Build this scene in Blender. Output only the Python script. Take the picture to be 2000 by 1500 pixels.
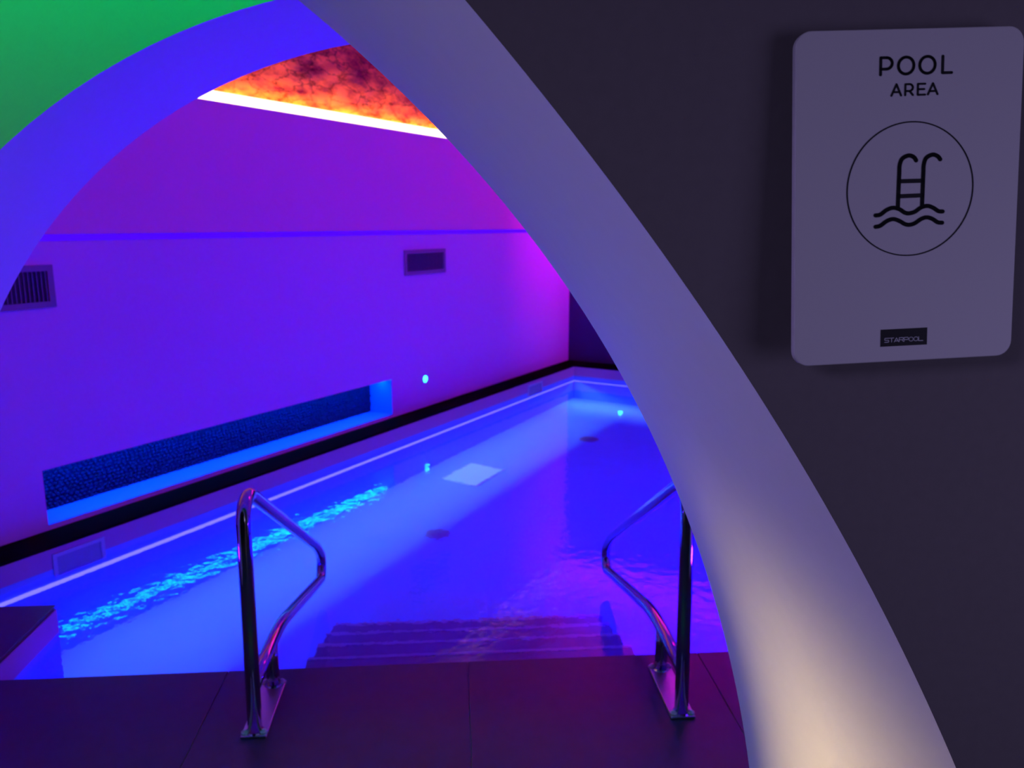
import bpy, bmesh, math, random
from mathutils import Vector, Matrix
random.seed(7)
for o in list(bpy.data.objects): bpy.data.objects.remove(o)
scene = bpy.context.scene
C = scene.collection

# ------------------------------------------------------------------ camera
PITCH, YAW, FPX, EYE = 0.19679, 0.07404, 1563.6, 1.65
fw = Vector((math.sin(YAW)*math.cos(PITCH), math.cos(YAW)*math.cos(PITCH), -math.sin(PITCH)))
rt = Vector((math.cos(YAW), -math.sin(YAW), 0)); up = rt.cross(fw)
cam = bpy.data.cameras.new('camera'); co = bpy.data.objects.new('camera', cam); C.objects.link(co)
co.matrix_world = Matrix(((rt.x, up.x, -fw.x, 0), (rt.y, up.y, -fw.y, 0), (rt.z, up.z, -fw.z, EYE), (0, 0, 0, 1)))
cam.sensor_width = 36; cam.lens = FPX/2000*36; cam.clip_start = 0.02
cam.dof.use_dof = True; cam.dof.focus_distance = 0.95; cam.dof.aperture_fstop = 9.0
scene.camera = co

# ------------------------------------------------------------------ world, exposure
w = bpy.data.worlds.new('world'); scene.world = w; w.use_nodes = True
w.node_tree.nodes['Background'].inputs[0].default_value = (0.02, 0.018, 0.03, 1)
w.node_tree.nodes['Background'].inputs[1].default_value = 0.3
vs = scene.view_settings
vs.view_transform = 'Standard'; vs.look = 'None'; vs.exposure = 0.0; vs.gamma = 1.0; vs.use_curve_mapping = False
scene.cycles.max_bounces = 9; scene.cycles.diffuse_bounces = 4; scene.cycles.glossy_bounces = 5
scene.cycles.transmission_bounces = 6; scene.cycles.sample_clamp_indirect = 6.0

# ------------------------------------------------------------------ pool room frame: s runs along the long wall, n away from it
TH = 0.5957
EV = Vector((math.sin(TH), math.cos(TH), 0)); NV = Vector((math.cos(TH), -math.sin(TH), 0))
def P(s, n, z): return EV*s + NV*n + Vector((0, 0, z))
WALL_N, COPE_N, END_S, COPE_S = -4.28, -4.06, 8.85, 8.55
WATER, POOLZ, TOPZ = -0.163, -1.17, 3.35

# ------------------------------------------------------------------ lamps of the place
def area(name, loc, direc, sx, sy, col, power, spread=180, long_axis=None):
    l = bpy.data.lights.new(name, 'AREA'); l.shape = 'RECTANGLE'; l.size = sx; l.size_y = sy
    l.color = col; l.energy = power; l.spread = math.radians(spread)
    o = bpy.data.objects.new(name, l); C.objects.link(o)
    zz = -Vector(direc).normalized()
    xx = Vector(long_axis) if long_axis else Vector((1, 0, 0)) if abs(zz.x) < .9 else Vector((0, 1, 0))
    xx = (xx - zz*xx.dot(zz)).normalized(); yy = zz.cross(xx)
    o.matrix_world = Matrix(((xx.x, yy.x, zz.x, loc[0]), (xx.y, yy.y, zz.y, loc[1]), (xx.z, yy.z, zz.z, loc[2]), (0, 0, 0, 1)))
    return o
# underwater wash from the LED profiles on the two pool walls
area('pool_wash_long', P(5.4, COPE_N+.03, -.30), NV*.36+Vector((0, 0, -1)), 6.3, .03, (.14, .38, 1), 54, 52, EV)
area('pool_wash_end', P(COPE_S-.03, -2.6, -.30), -EV*.34+Vector((0, 0, -1)), 2.9, .03, (.13, .30, 1), 7.5, 50, NV)
# deep blue floodlights under the deck edge
area('pool_flood_right', (1.9, 2.9, -.55), (-.15, 1, -.25), 2.0, .12, (0, 0, 1), 430)
area('pool_flood_left', (-1.2, 2.9, -.55), (.1, 1, -.2), .9, .12, (0, 0, 1), 30)
# unseen blue lamps added at the arch feet to brighten its reveal
area('arch_fill_right', (1.55, 2.42, .14), (-1.9, -.42, 1.75), .16, .10, (.06, .003, 1), 22, 100)
area('arch_fill_left', (-1.75, 2.42, .14), (1.9, -.42, 1.75), .16, .10, (.06, .003, 1), 5, 100)
# violet ceiling lamps over the pool
area('ceiling_lamp_violet', (1.9, 4.4, 3.3), (-.55, .35, -1), 1.6, .8, (1, 0, .30), 16)
area('ceiling_lamp_magenta', P(8.0, -2.2, 2.9), (P(8.6, WALL_N, 1.45)-P(8.0, -2.2, 2.9)), .25, .25, (.8, 0, 1), 6.5, 60)
# LED line on the ledge of the long wall, washing up the stone
area('ledge_wash_amber', P(4.6, WALL_N-.082, 2.41), -NV*1.0+Vector((0, 0, .12)), 8.2, .015, (1, .46, .06), 340, 170, EV)
# LED line on the ledge of the end wall
area('ledge_wash_pink', P(END_S+.05, -2.0, 2.30), EV*.8+Vector((0, 0, 1)), 4.3, .02, (1, .01, .60), 115, 170, NV)
# blue LED line under the top of the wall niche
area('niche_lamp_blue', P(3.85, WALL_N-.10, .325), -NV*.15+Vector((0, 0, -1)), 2.95, .03, (.0, .05, 1), 16, 180, EV)
# green line above the inner arch
area('passage_lamp_green', (-.6, 1.47, 2.62), (0, .35, -1), 2.6, .04, (0, 1, .19), 7.6, 120)
# unseen lamps added left, shaping the reveal's warm stripe and violet tone
for zt_, pw in ((.80, .35), (1.0, .45), (1.25, .70)):
    area('reveal_fill_warm', (-2.58, .90, zt_/2), (1, 0.0, 0.0), zt_, .03, (1, .76, .38), pw, 10, (0, 0, 1))
area('reveal_fill_violet', (-2.50, .93, 1.45), (1, -.02, -.02), .4, .25, (.44, .29, 1), 4.8, 50, (0, 0, 1))
# unseen dim violet fill added in the corridor right of the viewer
area('corridor_fill_violet', (1.75, -.6, 1.35), (-1.2, 1.2, .1), 1.1, 1.1, (.54, .46, 1), 4.7, 120)
area('corridor_fill_violet', (-1.6, -.9, 2.3), (2.0, 1.6, -.75), .8, .5, (.54, .46, 1), 1.1, 44)  # second fill, added to soften the sign's shadow

# ------------------------------------------------------------------ materials
def mat(name, col, rough=.5, metal=0, spec=.5, emit=None, estr=0):
    m = bpy.data.materials.new(name); m.use_nodes = True
    b = m.node_tree.nodes['Principled BSDF']
    b.inputs['Base Color'].default_value = (*col, 1); b.inputs['Roughness'].default_value = rough
    b.inputs['Metallic'].default_value = metal; b.inputs['Specular IOR Level'].default_value = spec
    if emit: b.inputs['Emission Color'].default_value = (*emit, 1); b.inputs['Emission Strength'].default_value = estr
    return m
def nodes(m): return m.node_tree.nodes, m.node_tree.links, m.node_tree.nodes['Principled BSDF']
def grain(m, scale, amt, bump=0, detail=4, stretch=None):
    N, L, b = nodes(m)
    tc = N.new('ShaderNodeTexCoord'); nz = N.new('ShaderNodeTexNoise'); nz.inputs['Scale'].default_value = scale; nz.inputs['Detail'].default_value = detail
    src = tc.outputs['Object']
    if stretch:
        mp = N.new('ShaderNodeMapping'); mp.inputs['Scale'].default_value = stretch; L.new(src, mp.inputs[0]); src = mp.outputs[0]
    L.new(src, nz.inputs['Vector'])
    hs = N.new('ShaderNodeHueSaturation'); hs.inputs['Color'].default_value = b.inputs['Base Color'].default_value
    mr = N.new('ShaderNodeMapRange'); mr.inputs['To Min'].default_value = 1-amt; mr.inputs['To Max'].default_value = 1+amt
    L.new(nz.outputs['Fac'], mr.inputs['Value']); L.new(mr.outputs[0], hs.inputs['Value']); L.new(hs.outputs[0], b.inputs['Base Color'])
    if bump:
        bp = N.new('ShaderNodeBump'); bp.inputs['Strength'].default_value = bump; bp.inputs['Distance'].default_value = .002
        L.new(nz.outputs['Fac'], bp.inputs['Height']); L.new(bp.outputs[0], b.inputs['Normal'])
    return m
M = {}
M['paint'] = grain(mat('pale lilac wall paint', (.80, .46, .82), .75, spec=.2), 60, .03, .05)
M['arch_paint'] = grain(mat('pale grey satin paint on the arches', (.74, .72, .72), .5, spec=.3), 40, .03, .04)
M['paint_lit_pink'] = grain(mat('upper wall paint with red light tint', (.97, .36, .62), .75, spec=.2), 60, .03, .05)  # redder light on the upper wall put into the paint colour
M['niche_lit_blue'] = mat('niche lining with blue light tint', (.04, .15, .85), .5, spec=.2)  # blue light on the niche sill and jamb put into the colour
M['led_groove'] = mat('blue LED line', (.1, .1, .3), .5, emit=(.055, 0, .85), estr=1)
M['band'] = mat('pool rim with violet shade tint', (.50, .20, .36), .6, spec=.1)  # weaker blue light on the rim put into the colour
M['taupe'] = grain(mat('dark taupe wall paint', (.11, .095, .10), .7, spec=.25), 90, .08, .12)
M['dark_wall'] = grain(mat('dark blue wall paint', (.05, .03, .09), .6, spec=.25), 30, .06, .05)
M['tile'] = grain(mat('dark stone floor tile', (.042, .026, .058), .38, spec=.36), 14, .25, .12)
M['grout'] = mat('grey grout', (.10, .08, .10), .7)
M['coping'] = grain(mat('black stone coping', (.006, .003, .005), .95, spec=0.0), 14, .2, .1)
M['pool'] = grain(mat('pale blue pool lining', (.22, .42, .78), .7, spec=.1), 5, .05)
M['step'] = grain(mat('dark blue step tile', (.19, .12, .24), .6, spec=.2), 12, .15)
M['nosing'] = mat('lighter nosing tile', (.34, .24, .40), .6)
M['niche_back'] = mat('dark blue niche back', (.008, .004, .06), .8, spec=.05)
M['chrome'] = mat('polished steel', (.38, .38, .40), .09, 1)
M['brushed'] = grain(mat('brushed steel', (.50, .49, .52), .35, 1), 60, .08)
M['bolt'] = mat('pale bolt cap', (.55, .55, .55), .4, .2)
M['grille'] = mat('grey grille metal', (.26, .18, .26), .6, 0)
M['grille_dark'] = mat('dark duct', (.05, .03, .05), .8)
M['sign'] = grain(mat('satin silver sign panel', (.40, .385, .40), .55, .0, spec=.4), 3, .03, .03, stretch=(60, 60, 500))
M['ink'] = mat('black ink', (.004, .004, .006), .6, spec=.2)
M['logo_ink'] = mat('grey print', (.42, .42, .45), .6, spec=.2)
M['plastic'] = mat('white skimmer plastic', (.45, .45, .5), .4)
M['flap'] = mat('grey skimmer flap', (.26, .26, .34), .5)
M['drain'] = mat('grey drain cover', (.24, .24, .30), .5)
M['led_pool'] = mat('lilac white LED profile', (.4, .4, .5), .5, emit=(.28, .24, 1.8), estr=1.0)
M['led_niche'] = mat('cyan LED diffuser', (.4, .4, .5), .5, emit=(0, .46, 1), estr=14)
M['led_amber'] = mat('amber LED diffuser', (.5, .4, .3), .5, emit=(2.6, 1.9, 1.1), estr=1.0)
M['led_pink'] = mat('pink LED diffuser', (.5, .3, .4), .5, emit=(1, .06, .55), estr=3)
M['led_green'] = mat('green LED diffuser', (.3, .5, .3), .5, emit=(0, 1, .2), estr=4)
M['fill_warm'] = mat('warm fill lamp lens', (.5, .5, .4), .5, emit=(1, .8, .5), estr=4)  # lens of the added warm lamp for the reveal
M['fill_violet'] = mat('violet fill lamp lens', (.4, .4, .5), .5, emit=(.2, .02, 1), estr=2)  # lens of the added lamps for the reveals
M['led_dot'] = mat('pale cyan LED lens', (.4, .5, .5), .4, emit=(.03, 1, .62), estr=6)
M['led_floor'] = mat('cyan pool floor lamp', (.6, .7, .8), .4, emit=(.02, .22, .8), estr=.5)
M['pebble'] = grain(mat('dark glossy pebbles', (.010, .004, .06), .55, spec=.12), 25, .5)

def stone_mat():
    m = mat('orange salt stone', (.9, .4, .2), .8, spec=.1)
    N, L, b = nodes(m)
    tc = N.new('ShaderNodeTexCoord')
    n1 = N.new('ShaderNodeTexNoise'); n1.inputs['Scale'].default_value = 5; n1.inputs['Detail'].default_value = 8; n1.inputs['Roughness'].default_value = .65
    mp = N.new('ShaderNodeMapping'); mp.vector_type = 'POINT'; mp.inputs['Rotation'].default_value = (0, 0, TH-math.pi/2); mp.inputs['Scale'].default_value = (1, 1, 1)
    m2 = N.new('ShaderNodeMapping'); m2.inputs['Scale'].default_value = (.75, 1, 1.8)
    L.new(tc.outputs['Object'], mp.inputs[0]); L.new(mp.outputs[0], m2.inputs[0])
    L.new(m2.outputs[0], n1.inputs['Vector'])
    rp = N.new('ShaderNodeValToRGB'); rp.color_ramp.elements[0].position = .36; rp.color_ramp.elements[0].color = (.22, .010, .022, 1)
    rp.color_ramp.elements[1].position = .56; rp.color_ramp.elements[1].color = (.95, .22, .045, 1)
    L.new(n1.outputs['Fac'], rp.inputs[0])
    vo = N.new('ShaderNodeTexVoronoi'); vo.feature = 'DISTANCE_TO_EDGE'; vo.inputs['Scale'].default_value = 7
    mx = N.new('ShaderNodeMix'); mx.data_type = 'VECTOR'; mx.inputs['Factor'].default_value = .22
    L.new(m2.outputs[0], mx.inputs[4]); L.new(n1.outputs['Color'], mx.inputs[5]); L.new(mx.outputs[1], vo.inputs['Vector'])
    r2 = N.new('ShaderNodeMapRange'); r2.inputs['From Max'].default_value = .04; r2.inputs['To Min'].default_value = .12; L.new(vo.outputs['Distance'], r2.inputs['Value'])
    mu = N.new('ShaderNodeMix'); mu.data_type = 'RGBA'; mu.blend_type = 'MULTIPLY'; mu.inputs['Factor'].default_value = 1
    L.new(rp.outputs[0], mu.inputs[6]); L.new(r2.outputs[0], mu.inputs[7]); L.new(mu.outputs[2], b.inputs['Base Color'])
    return m
M['stone'] = stone_mat()

def water_mat():
    m = bpy.data.materials.new('calm pool water'); m.use_nodes = True
    N, L = m.node_tree.nodes, m.node_tree.links; N.remove(N['Principled BSDF'])
    g = N.new('ShaderNodeBsdfGlass'); g.inputs['IOR'].default_value = 1.333; g.inputs['Roughness'].default_value = 0.0
    g.inputs['Color'].default_value = (1, 1, 1, 1)
    tc = N.new('ShaderNodeTexCoord')
    n1 = N.new('ShaderNodeTexNoise'); n1.inputs['Scale'].default_value = 2.2; n1.inputs['Detail'].default_value = 2
    n2 = N.new('ShaderNodeTexNoise'); n2.inputs['Scale'].default_value = 17; n2.inputs['Detail'].default_value = 2
    L.new(tc.outputs['Object'], n1.inputs['Vector']); L.new(tc.outputs['Object'], n2.inputs['Vector'])
    b1 = N.new('ShaderNodeBump'); b1.inputs['Strength'].default_value = .5; b1.inputs['Distance'].default_value = .004
    b2 = N.new('ShaderNodeBump'); b2.inputs['Strength'].default_value = .5; b2.inputs['Distance'].default_value = .0020
    sx = N.new('ShaderNodeSeparateXYZ'); L.new(tc.outputs['Object'], sx.inputs[0])
    mk = N.new('ShaderNodeMapRange'); mk.inputs['From Min'].default_value = 8.0; mk.inputs['From Max'].default_value = 3.6
    mk.inputs['To Min'].default_value = .12; mk.inputs['To Max'].default_value = 1.0
    L.new(sx.outputs['Y'], mk.inputs['Value']); L.new(mk.outputs[0], b2.inputs['Strength'])
    L.new(n1.outputs['Fac'], b1.inputs['Height']); L.new(n2.outputs['Fac'], b2.inputs['Height']); L.new(b1.outputs[0], b2.inputs['Normal'])
    L.new(b2.outputs[0], g.inputs['Normal']); L.new(g.outputs[0], N['Material Output'].inputs['Surface'])
    return m
M['water'] = water_mat()

# ------------------------------------------------------------------ mesh helpers
def obj(name, bm, m, parent=None, smooth=False, recalc=True):
    if recalc: bmesh.ops.recalc_face_normals(bm, faces=bm.faces)
    me = bpy.data.meshes.new(name); bm.to_mesh(me); bm.free()
    if smooth:
        for f in me.polygons: f.use_smooth = True
    me.materials.append(M[m] if isinstance(m, str) else m)
    o = bpy.data.objects.new(name, me); C.objects.link(o)
    if parent: o.parent = parent
    return o
def empty(name, loc=(0, 0, 0)):
    o = bpy.data.objects.new(name, None); C.objects.link(o); o.location = loc; o.empty_display_size = .05
    return o
def tag(o, label, cat, group=None):
    o['label'] = label; o['category'] = cat
    if group: o['group'] = group
    return o
def struct(o, label=None, cat=None):
    o['kind'] = 'structure'
    if label: o['label'] = label
    if cat: o['category'] = cat
    return o
def prism(bm, base, top):
    """closed solid between two equal loops of points"""
    a = [bm.verts.new(p) for p in base]; b = [bm.verts.new(p) for p in top]; k = len(a)
    bm.faces.new(a[::-1]); bm.faces.new(b)
    for i in range(k): bm.faces.new((a[i], a[(i+1) % k], b[(i+1) % k], b[i]))
def box(bm, x0, x1, y0, y1, z0, z1):
    prism(bm, [(x0, y0, z0), (x1, y0, z0), (x1, y1, z0), (x0, y1, z0)], [(x0, y0, z1), (x1, y0, z1), (x1, y1, z1), (x0, y1, z1)])
def sbox(bm, s0, s1, n0, n1, z0, z1, org=Vector((0, 0, 0))):
    q = [(s0, n0), (s0, n1), (s1, n1), (s1, n0)]
    prism(bm, [P(s, n, z0)-org for s, n in q], [P(s, n, z1)-org for s, n in q])
def bevel(bm, w, seg=2):
    bmesh.ops.bevel(bm, geom=list(bm.edges), offset=w, segments=seg, affect='EDGES', profile=.5)
def tube(bm, pts, r, seg=16, cap=True):
    pts = [Vector(p) for p in pts]; rings = []
    t0 = (pts[1]-pts[0]).normalized(); ref = Vector((1, 0, 0)) if abs(t0.x) < .9 else Vector((0, 1, 0))
    for i, p in enumerate(pts):
        t = (pts[min(i+1, len(pts)-1)]-pts[max(i-1, 0)]).normalized()
        u = (ref-t*ref.dot(t)).normalized(); v = t.cross(u)
        rings.append([bm.verts.new(p+(u*math.cos(2*math.pi*k/seg)+v*math.sin(2*math.pi*k/seg))*r) for k in range(seg)])
    for a, b in zip(rings, rings[1:]):
        for k in range(seg): bm.faces.new((a[k], a[(k+1) % seg], b[(k+1) % seg], b[k]))
    if cap: bm.faces.new(rings[0][::-1]); bm.faces.new(rings[-1])
def fillet(pts, rad, n=8):
    """polyline with its corners rounded"""
    pts = [Vector(p) for p in pts]; out = [pts[0]]
    for a, b, c in zip(pts, pts[1:], pts[2:]):
        d1 = (a-b); d2 = (c-b); r = min(rad, d1.length*.48, d2.length*.48)
        p0 = b+d1.normalized()*r; p1 = b+d2.normalized()*r
        for k in range(n+1):
            t = k/n; out.append(p0*(1-t)**2+b*2*t*(1-t)+p1*t*t)
    return out+[pts[-1]]
def disc(bm, cen, axis, r0, r1, z0, z1, seg=20):
    ax = Vector(axis).normalized(); u = ax.orthogonal().normalized(); v = ax.cross(u)
    ring = lambda r, z: [Vector(cen)+ax*z+(u*math.cos(2*math.pi*k/seg)+v*math.sin(2*math.pi*k/seg))*r for k in range(seg)]
    prism(bm, ring(r0, z0), ring(r1, z1))

# ------------------------------------------------------------------ deck
deck = empty('floor'); struct(deck, 'dark stone tiled floor and deck in front of the pool', 'floor')
bm = bmesh.new()
box(bm, -4.2, 3.7, -2.3, 2.815, -.12, -.004)
obj('slab', bm, 'grout', deck)
bm = bmesh.new(); box(bm, -3.9, -1.775, 2.816, 3.415, -.12, -.004); obj('slab', bm, 'grout', deck)
T = .9
bm = bmesh.new(); box(bm, 0, T-.003, 0, T-.003, -.0039, 0)
bmesh.ops.bevel(bm, geom=[e for e in bm.edges if e.verts[0].co.z > -.001 and e.verts[1].co.z > -.001], offset=.001, segments=1, affect='EDGES')
tile_me = None
for j in range(6):
    for i in range(9):
        x = .04-T*5+T*i; y = 2.82-T*(j+1)
        if tile_me is None:
            o = obj('floor_tile', bm, 'tile', deck); tile_me = o.data
        else:
            o = bpy.data.objects.new('floor_tile', tile_me); C.objects.link(o); o.parent = deck
        o.location = (x, y, 0)
for i in range(3):
    bm = bmesh.new(); x1 = -1.77-.7*i; box(bm, x1-.697, x1, 2.822, 3.42, -.0039, 0)
    obj('floor_tile', bm, 'tile', deck)

# ------------------------------------------------------------------ pool basin
c0, c1 = P(0, COPE_N, 0), None
def on_y(n, y):   # point of the long wall line n at depth y
    s = (y-NV.y*n)/EV.y; return P(s, n, 0)
p1 = on_y(COPE_N, 3.42); p2 = P(COPE_S, COPE_N, 0)
xr = 3.4; p3 = Vector((xr, (COPE_S-EV.x*xr)/EV.y, 0)); p4 = Vector((xr, 2.82, 0)); p5 = Vector((-1.77, 2.82, 0)); p6 = Vector((-1.77, 3.42, 0))
poly = [p1, p2, p3, p4, p5, p6]
bm = bmesh.new()
lo = [bm.verts.new((p.x, p.y, POOLZ)) for p in poly]; hi = [bm.verts.new((p.x, p.y, -.0195)) for p in poly]
bm.faces.new(lo)
for i in range(6): bm.faces.new((lo[i], lo[(i+1) % 6], hi[(i+1) % 6], hi[i]))
bmesh.ops.recalc_face_normals(bm, faces=bm.faces); bmesh.ops.reverse_faces(bm, faces=bm.faces)
basin = struct(obj('pool_basin', bm, 'pool', recalc=False), 'pale lined swimming pool basin lit blue under water', 'pool')

bm = bmesh.new(); bm.faces.new([bm.verts.new((p.x, p.y, WATER)) for p in poly]); bmesh.ops.recalc_face_normals(bm, faces=bm.faces)
if bm.faces[:][0].normal.z < 0: bmesh.ops.reverse_faces(bm, faces=bm.faces)
wat = obj('pool_water', bm, 'water', recalc=False); wat['kind'] = 'stuff'
tag(wat, 'calm blue lit water surface filling the pool', 'water')

for a_, b_ in zip(poly, poly[1:]+poly[:1]):      # added violet band: dimmer light above the water put into its colour
    d_ = (b_-a_).normalized(); nn_ = Vector((d_.y, -d_.x, 0)); ce = sum(poly, Vector())/6
    bm = bmesh.new(); i0 = a_+nn_*.0005; i1 = b_+nn_*.0005; o0 = a_+nn_*.004+d_*.004; o1 = b_+nn_*.004-d_*.004
    prism(bm, [Vector((p.x, p.y, -.128)) for p in (i0, i1, o1, o0)], [Vector((p.x, p.y, -.020)) for p in (i0, i1, o1, o0)])
    obj('rim_shade_band', bm, 'band', basin)

# steps into the pool
st = empty('pool_steps', (.065, 2.82, POOLZ)); struct(st, 'dark tiled steps going down under water between the handrails', 'steps')
ys = [2.822, 3.08, 3.345, 3.60, 3.85, 4.09, 4.20]; zs = [-.19, -.355, -.52, -.69, -.86, -1.02]
for k in range(6):
    bm = bmesh.new(); box(bm, -.735, .735, .002, ys[k+1]-2.82, (zs[k]-.165 if k < 5 else POOLZ)-POOLZ, zs[k]-POOLZ)
    bmesh.ops.bevel(bm, geom=[e for e in bm.edges if abs(e.verts[0].co.z-(zs[k]-POOLZ)) < 1e-4 and abs(e.verts[1].co.z-(zs[k]-POOLZ)) < 1e-4], offset=.006, segments=2, affect='EDGES')
    sp = obj('step', bm, 'step', st)
    bm = bmesh.new(); box(bm, -.733, .733, ys[k+1]-2.82-.028, ys[k+1]-2.82-.006, zs[k]-POOLZ+.0002, zs[k]-POOLZ+.003); obj('nosing', bm, 'nosing', sp)

# coping along the two far sides
bm = bmesh.new()
prism(bm, [P(s, n, -.019) for s, n in ((.3, WALL_N), (.3, COPE_N), (COPE_S, COPE_N), (COPE_S, 2.2), (END_S, 2.2), (END_S, WALL_N))],
          [P(s, n, 0) for s, n in ((.3, WALL_N), (.3, COPE_N), (COPE_S, COPE_N), (COPE_S, 2.2), (END_S, 2.2), (END_S, WALL_N))])
struct(obj('trim_1', bm, 'coping'), 'black stone coping along the far pool edges', 'coping')

# LED profiles in the pool walls just under water
bm = bmesh.new(); sbox(bm, .9, COPE_S-.004, COPE_N+.001, COPE_N+.018, -.302, -.266)
tag(obj('pool_light_strip', bm, 'led_pool'), 'pale lilac light strip just under water along the long wall', 'light strip', 'underwater light strips')
bm = bmesh.new(); sbox(bm, COPE_S-.018, COPE_S-.001, COPE_N+.02, 1.5, -.302, -.266)
tag(obj('pool_light_strip', bm, 'led_pool'), 'pale lilac light strip under water along the far end wall', 'light strip', 'underwater light strips')

# floor nozzles, floor lamp
for lab, s, n in (('round grey floor drain in the pool beyond the left handrail', 4.49, -3.20), ('round grey floor drain near the far corner of the pool', 7.07, -3.18)):
    o = empty('pool_drain', P(s, n, POOLZ)); tag(o, lab, 'drain', 'pool floor drains')
    bm = bmesh.new(); disc(bm, (0, 0, 0), (0, 0, 1), .095, .088, 0, .008); obj('rim', bm, 'drain', o)
    for k in range(5):
        bm = bmesh.new(); hw = math.sqrt(.075**2-((k-2)*.03)**2); box(bm, -hw, hw, (k-2)*.03-.008, (k-2)*.03+.008, .0085, .012); obj('bar', bm, 'grille', o)
o = empty('pool_floor_lamp', P(5.64, -3.63, POOLZ)); o.rotation_euler = (0, 0, math.pi/2-TH); tag(o, 'rectangular cyan lamp glowing on the pool floor', 'lamp')
bm = bmesh.new(); box(bm, -.24, .24, -.18, .18, .0, .012); bevel(bm, .004); obj('frame', bm, 'brushed', o)
bm = bmesh.new(); box(bm, -.225, .225, -.165, .165, .0125, .018); obj('lens', bm, 'led_floor', o)

# skimmer mouths in the pool wall
for lab, s, wd in (('square skimmer mouth in the pool wall at the left', 2.36, .29), ('small skimmer mouth near the far corner of the pool', 7.56, .33)):
    o = empty('skimmer', P(s, COPE_N, -.12)); o.rotation_euler = (0, 0, math.pi/2-TH); tag(o, lab, 'skimmer', 'pool skimmers')
    # local x along the wall, local -y into the pool
    bm = bmesh.new(); h0, h1, t = -.075, .072, .02
    box(bm, -wd/2, wd/2, -.012, -.001, h1-t, h1); box(bm, -wd/2, wd/2, -.012, -.001, h0, h0+t)
    box(bm, -wd/2, -wd/2+t, -.012, -.001, h0+t, h1-t); box(bm, wd/2-t, wd/2, -.012, -.001, h0+t, h1-t)
    obj('frame', bm, 'plastic', o)
    bm = bmesh.new(); box(bm, -wd/2+t, wd/2-t, -.005, -.001, h0+t, h1-t); obj('flap', bm, 'flap', o)

# ------------------------------------------------------------------ long wall with groove, niche and stone ledge
S0, S1 = -1.2, END_S+.3
NI0, NI1, NZ0, NZ1, ND = 2.339, 5.363, .026, .340, .247
BK = WALL_N-.30
bm = bmesh.new()
sbox(bm, S0, S1, BK, WALL_N, -.02, NZ0)
sbox(bm, S0, NI0, BK, WALL_N, NZ0, NZ1); sbox(bm, NI1, S1, BK, WALL_N, NZ0, NZ1)
sbox(bm, NI0, NI1, BK, WALL_N-ND, NZ0, NZ1)
sbox(bm, S0, S1, BK, WALL_N, NZ1, 1.560)
sbox(bm, S0, S1, BK, WALL_N-.032, 1.560, 1.600)
sbox(bm, S0, S1, BK-.2, BK, -.02, TOPZ)
wl = struct(obj('wall_left', bm, 'paint'), 'long violet lit pool wall with a thin groove and low niche', 'wall')

bm = bmesh.new()
sbox(bm, S0, S1, WALL_N-.02, WALL_N, 1.600, 2.415)     # its top edge hides the ledge
sbox(bm, S0, S1, BK, WALL_N-.02, 1.600, 2.375)
obj('upper_wall', bm, 'paint_lit_pink', wl)
for nm_, q_ in (('niche_sill', (NI0+.001, NI1-.001, WALL_N-ND+.005, WALL_N-.001, NZ0+.0005, NZ0+.004)), ('niche_jamb', (NI1-.005, NI1-.001, WALL_N-ND+.005, WALL_N-.001, NZ0+.005, NZ1-.014))):
    bm = bmesh.new(); sbox(bm, *q_); obj(nm_, bm, 'niche_lit_blue', wl)
bm = bmesh.new(); sbox(bm, .2, END_S-.02, WALL_N-.031, WALL_N-.012, 1.564, 1.596)
tag(obj('groove_light_strip', bm, 'led_groove'), 'thin blue light line in the groove across the violet wall', 'light strip')

# rough salt stone above the ledge
def hash2(i, j, k=0):
    v = math.sin(i*127.1+j*311.7+k*74.7)*43758.5453; return v-math.floor(v)
bm = bmesh.new(); cols, rows = 220, 32; s_a, s_b, z_a, z_b = .4, END_S+.15, 2.376, TOPZ-.01
grid = []
from mathutils import noise
for i in range(cols+1):
    col = []
    for j in range(rows+1):
        s = s_a+(s_b-s_a)*i/cols; z = z_a+(z_b-z_a)*j/rows
        d = noise.noise((s*3.2, z*4.5, 1.3))*.010+noise.noise((s*9, z*13, 4.1))*.006
        d *= min(1, .3+max(0, z-2.42)/.15)
        col.append(bm.verts.new(P(s, WALL_N-.115+d, z)))
    grid.append(col)
for i in range(cols):
    for j in range(rows): bm.faces.new((grid[i][j], grid[i+1][j], grid[i+1][j+1], grid[i][j+1]))
back = [bm.verts.new(P(s, BK+.001, z)) for s, z in ((s_a, z_a), (s_b, z_a), (s_b, z_b), (s_a, z_b))]
bm.faces.new(back)
stone = tag(obj('salt_stone_band', bm, 'stone', smooth=True), 'glowing orange and red rough stone band above the violet wall', 'stone wall')
bm = bmesh.new(); sbox(bm, .5, END_S-.1, WALL_N-.072, WALL_N-.050, 2.376, 2.488)
tag(obj('ledge_light_strip', bm, 'led_amber'), 'white hot light strip at the foot of the orange stone', 'light strip')

# pebble lining of the niche back
pb = []; verts = []; faces = []
ico = bmesh.new(); bmesh.ops.create_icosphere(ico, subdivisions=1, radius=1)
iv = [v.co.copy() for v in ico.verts]; iF = [[v.index for v in f.verts] for f in ico.faces]; ico.free()
z = NZ0+.014; r_i = 0
while z < NZ1-.008:
    s = NI0+.012+(r_i % 2)*.015
    while s < NI1-.012:
        a = .013+random.random()*.006; b_ = .010+random.random()*.006; ba = len(verts)
        cx = P(s+random.uniform(-.004, .004), WALL_N-ND+.004+random.random()*.006, z+random.uniform(-.004, .004)); tl = random.uniform(-.6, .6)
        for v in iv:
            u, h = v.x*a, v.z*b_; u, h = u*math.cos(tl)-h*math.sin(tl), u*math.sin(tl)+h*math.cos(tl)
            verts.append(cx+EV*u+NV*(v.y*.011)+Vector((0, 0, h)))
        faces += [[k+ba for k in f] for f in iF]
        s += .028+random.random()*.004
    z += .022; r_i += 1
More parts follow.
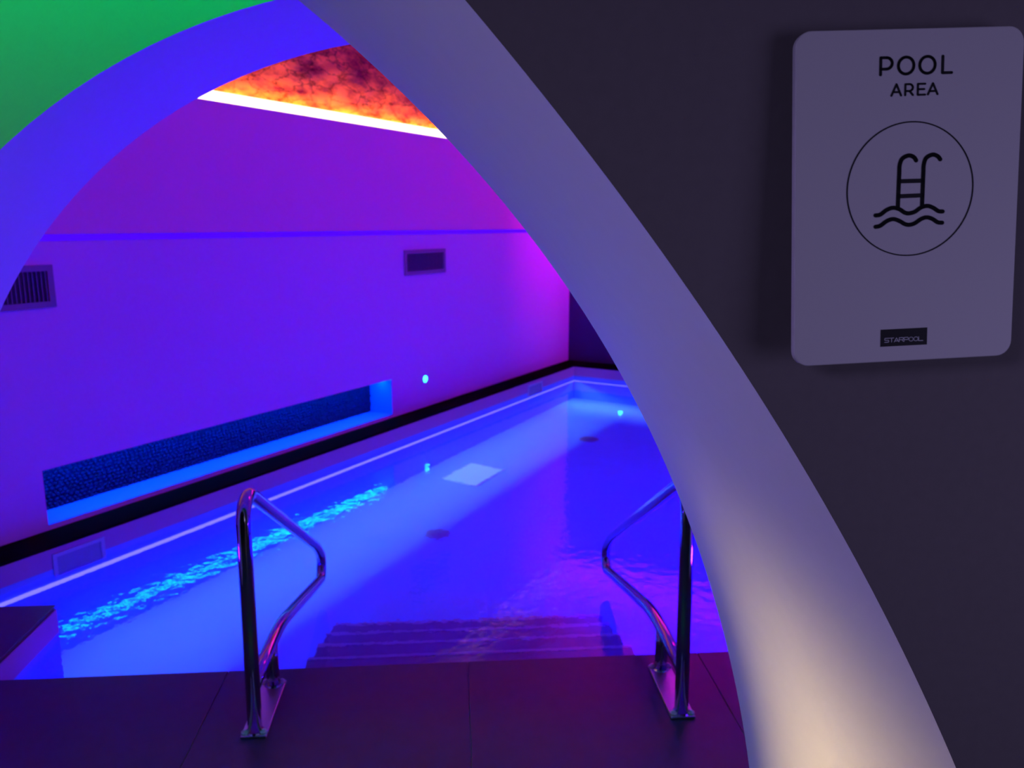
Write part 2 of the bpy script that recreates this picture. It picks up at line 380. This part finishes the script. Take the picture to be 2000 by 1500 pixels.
me = bpy.data.meshes.new('pebble_lining'); me.from_pydata(verts, [], faces); me.materials.append(M['pebble'])
for f in me.polygons: f.use_smooth = True
o = bpy.data.objects.new('pebble_lining', me); C.objects.link(o); o.parent = wl; o['kind'] = 'stuff'; o['label'] = 'dark pebbles lining the back of the niche'
bm = bmesh.new(); sbox(bm, NI0+.001, NI1-.001, WALL_N-ND+.0005, WALL_N-ND+.004, NZ0+.001, NZ1-.001); obj('niche_back', bm, 'niche_back', wl)
bm = bmesh.new(); sbox(bm, NI0+.02, NI1-.02, WALL_N-.125, WALL_N-.075, NZ1-.012, NZ1-.001)
tag(obj('niche_light_strip', bm, 'led_niche'), 'cyan light strip under the top of the wall niche', 'light strip')

# ------------------------------------------------------------------ end wall, right wall, ceiling
bm = bmesh.new()
sbox(bm, END_S, END_S+.02, WALL_N, 2.2, 0, 2.31); sbox(bm, END_S+.02, END_S+.12, WALL_N, 2.2, 0, 2.27); sbox(bm, END_S+.12, END_S+.3, WALL_N-.3, 2.2, 0, 2.27)
we = struct(obj('wall_back', bm, 'dark_wall'), 'dark blue end wall behind the far corner of the pool', 'wall')
bm = bmesh.new(); sbox(bm, END_S+.12, END_S+.3, WALL_N-.3, 2.2, 2.27, TOPZ); obj('upper_wall', bm, 'paint', we)
bm = bmesh.new(); box(bm, 3.7, 3.9, 2.15, 8.6, -.12, TOPZ); struct(obj('wall_right', bm, 'paint'), 'violet lit wall on the right side of the pool', 'wall')
bm = bmesh.new(); box(bm, -5.0, 4.2, 2.1, 11.0, TOPZ, TOPZ+.1); struct(obj('ceiling', bm, 'paint'), 'white ceiling above the pool', 'ceiling')
bm = bmesh.new(); sbox(bm, END_S+.022, END_S+.05, -4.1, 1.8, 2.271, 2.286)
tag(obj('ledge_light_strip', bm, 'led_pink'), 'pink light strip on top of the dark end wall', 'light strip')

# ------------------------------------------------------------------ inner arch wall (green face, blue reveal)
AX, AZ, AR, BY0, BY1 = -.012, .80, 1.312, 1.68, 2.15
arc = [(AX-AR, 0)]+[(AX-AR, .3), (AX-AR, .6)]
arc += [(AX-AR*math.cos(math.pi*k/72), AZ+AR*math.sin(math.pi*k/72)) for k in range(73)]
arc += [(AX+AR, .6), (AX+AR, .3), (AX+AR, 0)]
def arch_wall(name, front, backc, y0, y1, xl, xr_, ztop, sag, mface, mrev, label):
    """wall with an arched opening: the reveal runs from the front curve to the back curve"""
    t = empty(name); struct(t, label, 'wall')
    for y, cur, flip in ((y0, front, 0), (y1, backc, 1)):
        bm = bmesh.new(); lo = [bm.verts.new((x, y, zz)) for x, zz in cur]; k = len(lo)
        out = []
        for i, (x, zz) in enumerate(cur):
            f = i/(k-1)
            if f < .25: p = (xl, y, ztop*f/.25)
            elif f <= .75: p = (xl+(xr_-xl)*(f-.25)/.5, y, ztop)
            else: p = (xr_, y, ztop*(1-f)/.25)
            out.append(bm.verts.new(p))
        for i in range(k-1): bm.faces.new((lo[i], lo[i+1], out[i+1], out[i]) if flip else (lo[i], out[i], out[i+1], lo[i+1]))
        # add thickness so the face is a real slab
        obj('wall_face', bm, mface, t, recalc=False)
    bm = bmesh.new(); rows = []; nseg = 12
    for j in range(nseg+1):
        u = j/nseg; row = []
        for i in range(len(front)):
            a, b = front[i], backc[i]; x = a[0]*(1-u)+b[0]*u; zz = a[1]*(1-u)+b[1]*u
            i0, i1 = max(i-1, 0), min(i+1, len(front)-1)
            tx, tz = front[i1][0]-front[i0][0], front[i1][1]-front[i0][1]; ln = math.hypot(tx, tz) or 1
            g = sag*4*u*(1-u); x += tz/ln*g; zz -= tx/ln*g
            row.append(bm.verts.new((x, y0+(y1-y0)*u, max(zz, 0) if 0 < i < len(front)-1 else 0)))
        rows.append(row)
    for a, b in zip(rows, rows[1:]):
        for i in range(len(a)-1): bm.faces.new((a[i], a[i+1], b[i+1], b[i]))
    o = obj('reveal', bm, mrev, t, smooth=True, recalc=False)
    # side and top closure
    bm = bmesh.new()
    q = [(xl, 0), (xl, ztop), (xr_, ztop), (xr_, 0)]
    a = [bm.verts.new((x, y0, zz)) for x, zz in q]; b = [bm.verts.new((x, y1, zz)) for x, zz in q]
    for i in range(3): bm.faces.new((a[i], b[i], b[i+1], a[i+1]))
    obj('wall_edge', bm, mface, t, recalc=False)
    return t
arch_wall('wall_middle', arc, arc, BY0, BY1, -3.9, 3.9, TOPZ, 0, 'arch_paint', 'arch_paint', 'wall with a round arch, green lit face and blue lit reveal')

# ------------------------------------------------------------------ outer arch wall (sign wall)
near_m = [(0.0145, 1.8289), (0.0368, 1.8027), (0.0691, 1.7664), (0.1006, 1.7290), (0.1422, 1.6786), (0.1864, 1.6218), (0.2286, 1.5682), (0.2571, 1.5288), (0.2888, 1.4805), (0.3190, 1.4386), (0.3552, 1.3811), (0.3871, 1.3280), (0.4126, 1.2864), (0.4589, 1.2025), (0.5138, 1.0972)]
far_m = [(-0.2056, 1.9523), (-0.1451, 1.9031), (-0.0984, 1.8619), (-0.0537, 1.8199), (-0.0081, 1.7741), (0.0384, 1.7231), (0.1073, 1.6457), (0.1504, 1.5917), (0.1820, 1.5441), (0.2440, 1.4383), (0.2844, 1.3730), (0.3425, 1.2583), (0.3625, 1.2166), (0.3858, 1.1462), (0.4046, 1.1065), (0.4485, .9586), (0.4776, .8469), (0.5028, .7234)]
CX = -1.09
def polyfit(pts, deg):
    n = deg+1; zc = sum(p[1] for p in pts)/len(pts)
    A = [[sum((p[1]-zc)**(i+j) for p in pts) for j in range(n)] for i in range(n)]; B = [sum(p[0]*(p[1]-zc)**i for p in pts) for i in range(n)]
    for i in range(n):
        for r in range(i+1, n):
            f = A[r][i]/A[i][i]
            for c in range(i, n): A[r][c] -= f*A[i][c]
            B[r] -= f*B[i]
    X = [0]*n
    for i in range(n-1, -1, -1): X[i] = (B[i]-sum(A[i][j]*X[j] for j in range(i+1, n)))/A[i][i]
    val = lambda z: sum(c*(z-zc)**k for k, c in enumerate(X)); der = lambda z: sum(k*c*(z-zc)**(k-1) for k, c in enumerate(X) if k)
    return val, der
def bez(p0, p1, p2, p3, n):
    return [tuple(p0[k]*(1-t)**3+3*p1[k]*t*(1-t)**2+3*p2[k]*t*t*(1-t)+p3[k]*t**3 for k in (0, 1)) for t in (i/n for i in range(n+1))]
def curve(pts, foot_x, apex_z):
    val, der = polyfit(pts, 4 if len(pts) > 15 else 3); za, zb = pts[0][1], pts[-1][1]
    mid = [(val(zb+(za-zb)*k/40), zb+(za-zb)*k/40) for k in range(41)]        # rising
    d0 = der(zb); b0 = mid[0]; low = bez((foot_x, 0), (foot_x, zb*.33), (b0[0]-d0*zb*.35, b0[1]-zb*.35), b0, 14)[:-1]
    d1 = der(za); t0 = mid[-1]; L_ = (t0[0]-CX); k = .33*L_/abs(d1)
    hi_ = bez(t0, (t0[0]+d1*k, t0[1]+k), (CX+L_*.45, apex_z), (CX, apex_z), 24)[1:]
    right = low+mid+hi_
    left = [(2*CX-x, z) for x, z in right[::-1]][1:]
    full = right+left; return full[::-1]      # from the left foot over the apex to the right foot
near_c = curve(near_m, .80, 2.42); far_c = curve(far_m, .545, 2.28)
arch_wall('wall_front', near_c, far_c, .70, 1.20, -3.6, 2.3, 2.75, .016, 'taupe', 'arch_paint', 'dark taupe wall with a pale curved arch reveal and the sign')
bm = bmesh.new(); box(bm, -3.9, 3.9, -2.3, 1.68, 2.75, 2.85); struct(obj('ceiling', bm, 'taupe'), 'dark ceiling of the corridor before the arches', 'ceiling')
bm = bmesh.new(); box(bm, -3.9, -3.6, -2.3, 1.68, 0, 2.75); struct(obj('wall_left', bm, 'taupe'), 'dark left wall of the corridor', 'wall')
bm = bmesh.new(); box(bm, 2.3, 2.6, -2.3, 1.68, 0, 2.75); struct(obj('wall_right', bm, 'taupe'), 'dark right wall of the corridor', 'wall')
bm = bmesh.new(); box(bm, -3.9, 2.6, -2.5, -2.3, -.1, 2.85); struct(obj('wall_back', bm, 'taupe'), 'dark wall behind the viewer', 'wall')

# ------------------------------------------------------------------ handrails
def handrail(x, label):
    o = empty('handrail', (x, 2.56, 0)); tag(o, label, 'handrail', 'chrome pool handrails'); R_ = .0235
    bm = bmesh.new(); box(bm, -.042, .042, -.165, .165, .0005, .010); bevel(bm, .003); pl = obj('base_plate', bm, 'brushed', o)
    loop = fillet([(0, -.135, .010), (0, -.105, .760), (0, -.03, .800), (0, 1.12, .135), (0, 1.245, .03), (0, 1.215, -.075), (0, .33, .158), (0, .15, .172), (0, -.135, .165)], .11)
    bm = bmesh.new(); tube(bm, loop, R_, 18); obj('rail_tube', bm, 'chrome', o, smooth=True)
    bm = bmesh.new(); tube(bm, [(0, .14, .010), (0, .14, .06), (0, .14, .11), (0, .14, .165)], R_, 18); obj('rear_post', bm, 'chrome', o, smooth=True)
    for sx in (-1, 1):
        for yy in (-.148, .148):
            bm = bmesh.new(); disc(bm, (sx*.030, yy, 0), (0, 0, 1), .013, .012, .010, .017, 12); disc(bm, (sx*.030, yy, 0), (0, 0, 1), .010, .005, .017, .024, 12); obj('bolt', bm, 'bolt', pl)
    for yy in (-.135, .14):
        bm = bmesh.new(); disc(bm, (0, yy, 0), (0, 0, 1), .031, .027, .0100, .015, 18); obj('collar', bm, 'chrome', o)
    return o
handrail(-.67, 'chrome handrail on the left side of the pool steps')
handrail(.762, 'chrome handrail on the right, partly behind the arch')

# ------------------------------------------------------------------ wall grilles
def grille(s0, s1, z0, z1, label, ns):
    cs, cz = (s0+s1)/2, (z0+z1)/2; wd, ht = (s1-s0), (z1-z0)
    o = empty('vent_grille', P(cs, WALL_N, cz)); o.rotation_euler = (0, 0, math.pi/2-TH); tag(o, label, 'vent', 'wall vent grilles')
    fr = .032
    bm = bmesh.new()
    x, zz = wd/2, ht/2
    box(bm, -x, x, -.012, -.001, zz-fr, zz); box(bm, -x, x, -.012, -.001, -zz, -zz+fr); box(bm, -x, -x+fr, -.012, -.001, -zz+fr, zz-fr); box(bm, x-fr, x, -.012, -.001, -zz+fr, zz-fr)
    obj('frame', bm, 'grille', o)
    bm = bmesh.new(); box(bm, -x+fr, x-fr, -.003, -.001, -zz+fr, zz-fr); obj('duct', bm, 'grille_dark', o)
    me_ = None; n = ns
    for k in range(n):
        xx = -x+fr+(2*x-2*fr)*(k+.5)/n
        if me_ is None:
            bm = bmesh.new(); prism(bm, [(-.003, -.011, -zz+fr), (.001, -.011, -zz+fr), (.005, -.0032, -zz+fr), (.001, -.0032, -zz+fr)], [(-.003, -.011, zz-fr), (.001, -.011, zz-fr), (.005, -.0032, zz-fr), (.001, -.0032, zz-fr)])
            q = obj('slat', bm, 'grille', o); me_ = q.data
        else:
            q = bpy.data.objects.new('slat', me_); C.objects.link(q); q.parent = o
        q.location = (xx, 0, 0)
grille(1.90, 2.513, 1.215, 1.440, 'grey vent grille at the left, half hidden by the round arch', 24)
grille(5.578, 6.195, 1.215, 1.432, 'grey vent grille at the right below the wall groove', 24)

# ------------------------------------------------------------------ small round wall lights
def wall_light(loc, nrm, label):
    o = empty('wall_light', loc); tag(o, label, 'light', 'small round wall lights')
    bm = bmesh.new(); disc(bm, (0, 0, 0), nrm, .038, .036, .0005, .005, 24); obj('bezel', bm, 'brushed', o)
    bm = bmesh.new(); disc(bm, (0, 0, 0), nrm, .031, .024, .005, .010, 24); obj('lens', bm, 'led_dot', o)
wall_light(P(5.846, WALL_N, .262), NV, 'small round cyan light on the violet wall right of the niche')
wall_light(P(END_S, -3.57, .263), -EV, 'small round cyan light on the dark end wall, mirrored in the water')

# ------------------------------------------------------------------ lamp housings out of sight; jamb lamps and uplights are added
def lamp_box(name, loc, rotz, sx, sy, sz, lens_m, label, lens):
    o = empty(name, loc); o.rotation_euler = (0, 0, rotz); tag(o, label, 'lamp')
    bm = bmesh.new(); box(bm, -sx/2, sx/2, -sy/2, sy/2, -sz/2, sz/2); bevel(bm, min(sx, sy, sz)*.1, 1); obj('housing', bm, 'grille', o)
    bm = bmesh.new(); box(bm, *lens); obj('lens', bm, lens_m, o)
lamp_box('passage_lamp', (-.6, 1.47, 2.70), 0, 2.7, .08, .10, 'led_green', 'long green lamp under the passage ceiling above the round arch', (-1.3, 1.3, -.02, .02, -.056, -.0505))
lamp_box('reveal_fill_lamp', (-2.66, 1.03, .61), 0, .06, .09, 1.20, 'fill_warm', 'unseen tall warm light strip added to light the pale arch reveal', (.0305, .035, -.02, .02, -.59, .59))
lamp_box('reveal_fill_lamp', (-2.575, .93, 1.45), 0, .06, .30, .46, 'fill_violet', 'unseen violet lamp added to light the pale arch reveal', (.0305, .035, -.12, .12, -.19, .19))
for lx, lb in ((1.55, 'right'), (-1.75, 'left')):
    lamp_box('added_uplight', (lx, 2.42, .055), 0, .18, .12, .109, 'fill_violet', 'unseen small blue lamp added on the deck beside the %s foot of the round arch' % lb, (-.07, .07, -.04, .04, .055, .058))

# ------------------------------------------------------------------ sign
SG = empty('pool_area_sign', (.389, .675, 1.671)); tag(SG, 'silver rounded pool area sign with black lettering and ladder symbol', 'sign')
SG.rotation_euler = (math.radians(-3.386), math.radians(-2.272), 0); SG.rotation_mode = 'XYZ'
SG.matrix_world = Matrix.Translation((.389, .675, 1.671)) @ Matrix.Rotation(math.radians(-3.386), 4, 'X') @ Matrix.Rotation(math.radians(-2.272), 4, 'Y')
W2, H2, RC = .099, .139, .0135
def rrect(wd, ht, r, n=8):
    out = []
    for cx, cz, a0 in ((wd-r, ht-r, 0), (-wd+r, ht-r, 90), (-wd+r, -ht+r, 180), (wd-r, -ht+r, 270)):
        for k in range(n+1):
            a = math.radians(a0+90*k/n); out.append((cx+r*math.cos(a), cz+r*math.sin(a)))
    return out
bm = bmesh.new(); q = rrect(W2, H2, RC); q2 = rrect(W2-.0006, H2-.0006, RC-.0004)
prism(bm, [(x, .006, z) for x, z in q], [(x, .0006, z) for x, z in q])
prism(bm, [(x, .0006, z) for x, z in q], [(x, 0, z) for x, z in q2])
bmesh.ops.remove_doubles(bm, verts=bm.verts, dist=1e-6)
obj('panel', bm, 'sign', SG)
for sx in (-1, 1):
    for sz in (-1, 1):
        bm = bmesh.new(); disc(bm, (sx*.08, .006, sz*.12), (0, 1, 0), .006, .006, 0, .010 if sz > 0 else .024, 12); obj('spacer', bm, 'brushed', SG)
def strokes(name, lines, wd, mt, parent, y0=-.0004, y1=.0001):
    """flat raised lettering: lines in millimetres on the sign face"""
    bm = bmesh.new(); h = wd/2000
    for pts in lines:
        pts = [Vector((a/1000, 0, b/1000)) for a, b in pts]
        for a, b in zip(pts, pts[1:]):
            d = (b-a); 
            if d.length < 1e-7: continue
            nn = Vector((-d.z, 0, d.x)).normalized()*h
            loop = [a+nn, b+nn, b-nn, a-nn]
            prism(bm, [(p.x, y1, p.z) for p in loop], [(p.x, y0, p.z) for p in loop])
        for p in pts:
            ring = [(p.x+h*math.cos(math.pi*k/5), p.z+h*math.sin(math.pi*k/5)) for k in range(10)]
            prism(bm, [(x, y1, z) for x, z in ring], [(x, y0, z) for x, z in ring])
    return obj(name, bm, mt, parent)
def ell(cx, cz, rx, rz, n=40, a0=0, a1=360): return [(cx+rx*math.cos(math.radians(a0+(a1-a0)*k/n)), cz+rz*math.sin(math.radians(a0+(a1-a0)*k/n))) for k in range(n+1)]
def smooth(pts, n=6):
    out = []; Q = [pts[0]]+list(pts)+[pts[-1]]
    for a, b, c, d in zip(Q, Q[1:], Q[2:], Q[3:]):
        for k in range(n):
            t = k/n; out.append(tuple(.5*(2*b[i]+(c[i]-a[i])*t+(2*a[i]-5*b[i]+4*c[i]-d[i])*t*t+(3*b[i]-a[i]-3*c[i]+d[i])*t**3) for i in (0, 1)))
    return out+[pts[-1]]
B1 = 2.3; B2 = 1.65
strokes('letter', [[(-26.1, 102.6), (-26.1, 116.2), (-21.2, 116.2)]+ell(-21.2, 111.65, 5.0, 4.55, 16, 90, -90)+[(-26.1, 107.1)]], B1, 'ink', SG)
strokes('letter', [ell(-4.1, 109.5, 6.7, 6.75)], B1, 'ink', SG)
strokes('letter', [ell(14.4, 109.6, 6.7, 6.75)], B1, 'ink', SG)
strokes('letter', [[(27.7, 116.2), (27.7, 102.9), (35.7, 102.9)]], B1, 'ink', SG)
strokes('letter', [[(-16.3, 85.6), (-12.1, 94.7), (-7.9, 85.6)], [(-14.8, 88.4), (-9.4, 88.4)]], B2, 'ink', SG)
strokes('letter', [[(-4.3, 85.7), (-4.3, 94.5), (-1.0, 94.5)]+ell(-.7, 91.75, 2.9, 2.75, 12, 90, -90)+[(-4.3, 89.0)], [(-.6, 89.0), (2.4, 85.7)]], B2, 'ink', SG)
strokes('letter', [[(12.9, 94.5), (6.6, 94.5), (6.6, 85.7), (13.0, 85.7)], [(6.6, 90.2), (12.2, 90.2)]], B2, 'ink', SG)
strokes('letter', [[(15.5, 85.8), (19.7, 94.7), (23.9, 85.8)], [(17.0, 88.4), (22.4, 88.4)]], B2, 'ink', SG)
strokes('ring', [ell(2.2, 8.3, 55.7, 55.7, 96)], 1.05, 'ink', SG)
strokes('ladder_rail', [smooth([(-8.5, -7.0), (-8.2, 10), (-7.9, 22), (-7.7, 28.8), (-5.5, 34.0), (0.0, 36.4), (4.6, 34.9), (6.7, 32.1)])], 3.5, 'ink', SG)
strokes('ladder_rail', [smooth([(13.0, -6.8), (13.2, 10), (13.4, 22), (13.6, 28.6), (15.6, 33.9), (21.1, 36.4), (25.7, 34.9), (28.0, 32.3)])], 3.5, 'ink', SG)
strokes('ladder_rung', [[(-7.7, 15.3), (13.2, 15.1)]], 3.5, 'ink', SG)
strokes('ladder_rung', [[(-8.0, 2.8), (13.2, 2.9)]], 3.5, 'ink', SG)
strokes('wave', [smooth([(-28.1, -12.4), (-23.9, -11.9), (-18.3, -8.2), (-12.6, -6.6), (-6.9, -8.1), (-2.3, -11.0), (1.5, -11.8), (6.6, -10.7), (12.2, -7.3), (17.9, -6.2), (23.1, -8.0), (27.7, -10.9), (31.6, -11.4)])], 3.5, 'ink', SG)
strokes('wave', [smooth([(-27.9, -22.0), (-23.8, -21.3), (-18.1, -17.6), (-12.4, -16.1), (-6.6, -18.0), (-2.1, -20.6), (1.8, -21.5), (6.8, -20.4), (12.5, -17.0), (17.6, -15.8), (22.8, -17.4), (27.3, -20.3), (31.5, -20.9)])], 3.5, 'ink', SG)
bm = bmesh.new(); box(bm, -.0213, .0207, -.0004, .0001, -.1255, -.1106); lg = obj('logo_plate', bm, 'ink', SG)
# wide small capitals S T A R P O O L
cw = 3.9; gp = 4.42; zb, zt = -121.8, -118.3; zm = (zb+zt)/2
def glyph(ch, x):
    a, b = x, x+cw
    return {'S': [[(b, zt), (a+.4, zt), (a, (zt+zm)/2), (a+.4, zm), (b-.4, zm), (b, (zb+zm)/2), (b-.4, zb), (a, zb)]],
            'T': [[(a, zt), (b, zt)], [((a+b)/2, zt), ((a+b)/2, zb)]],
            'A': [[(a, zb), ((a+b)/2, zt), (b, zb)], [(a+.9, zb+.8), (b-.9, zb+.8)]],
            'R': [[(a, zb), (a, zt), (b-.5, zt), (b, (zt+zm)/2), (b-.5, zm-.1), (a, zm-.1)], [(b-1.6, zm-.1), (b, zb)]],
            'P': [[(a, zb), (a, zt), (b-.5, zt), (b, (zt+zm)/2), (b-.5, zm-.2), (a, zm-.2)]],
            'O': [ell((a+b)/2, zm, cw/2, (zt-zb)/2, 16)],
            'L': [[(a, zt), (a, zb), (b, zb)]]}[ch]
for i, ch in enumerate('STARPOOL'):
    strokes('letter', glyph(ch, -17.9+gp*i), .55, 'logo_ink', lg, -.0006, -.0003)
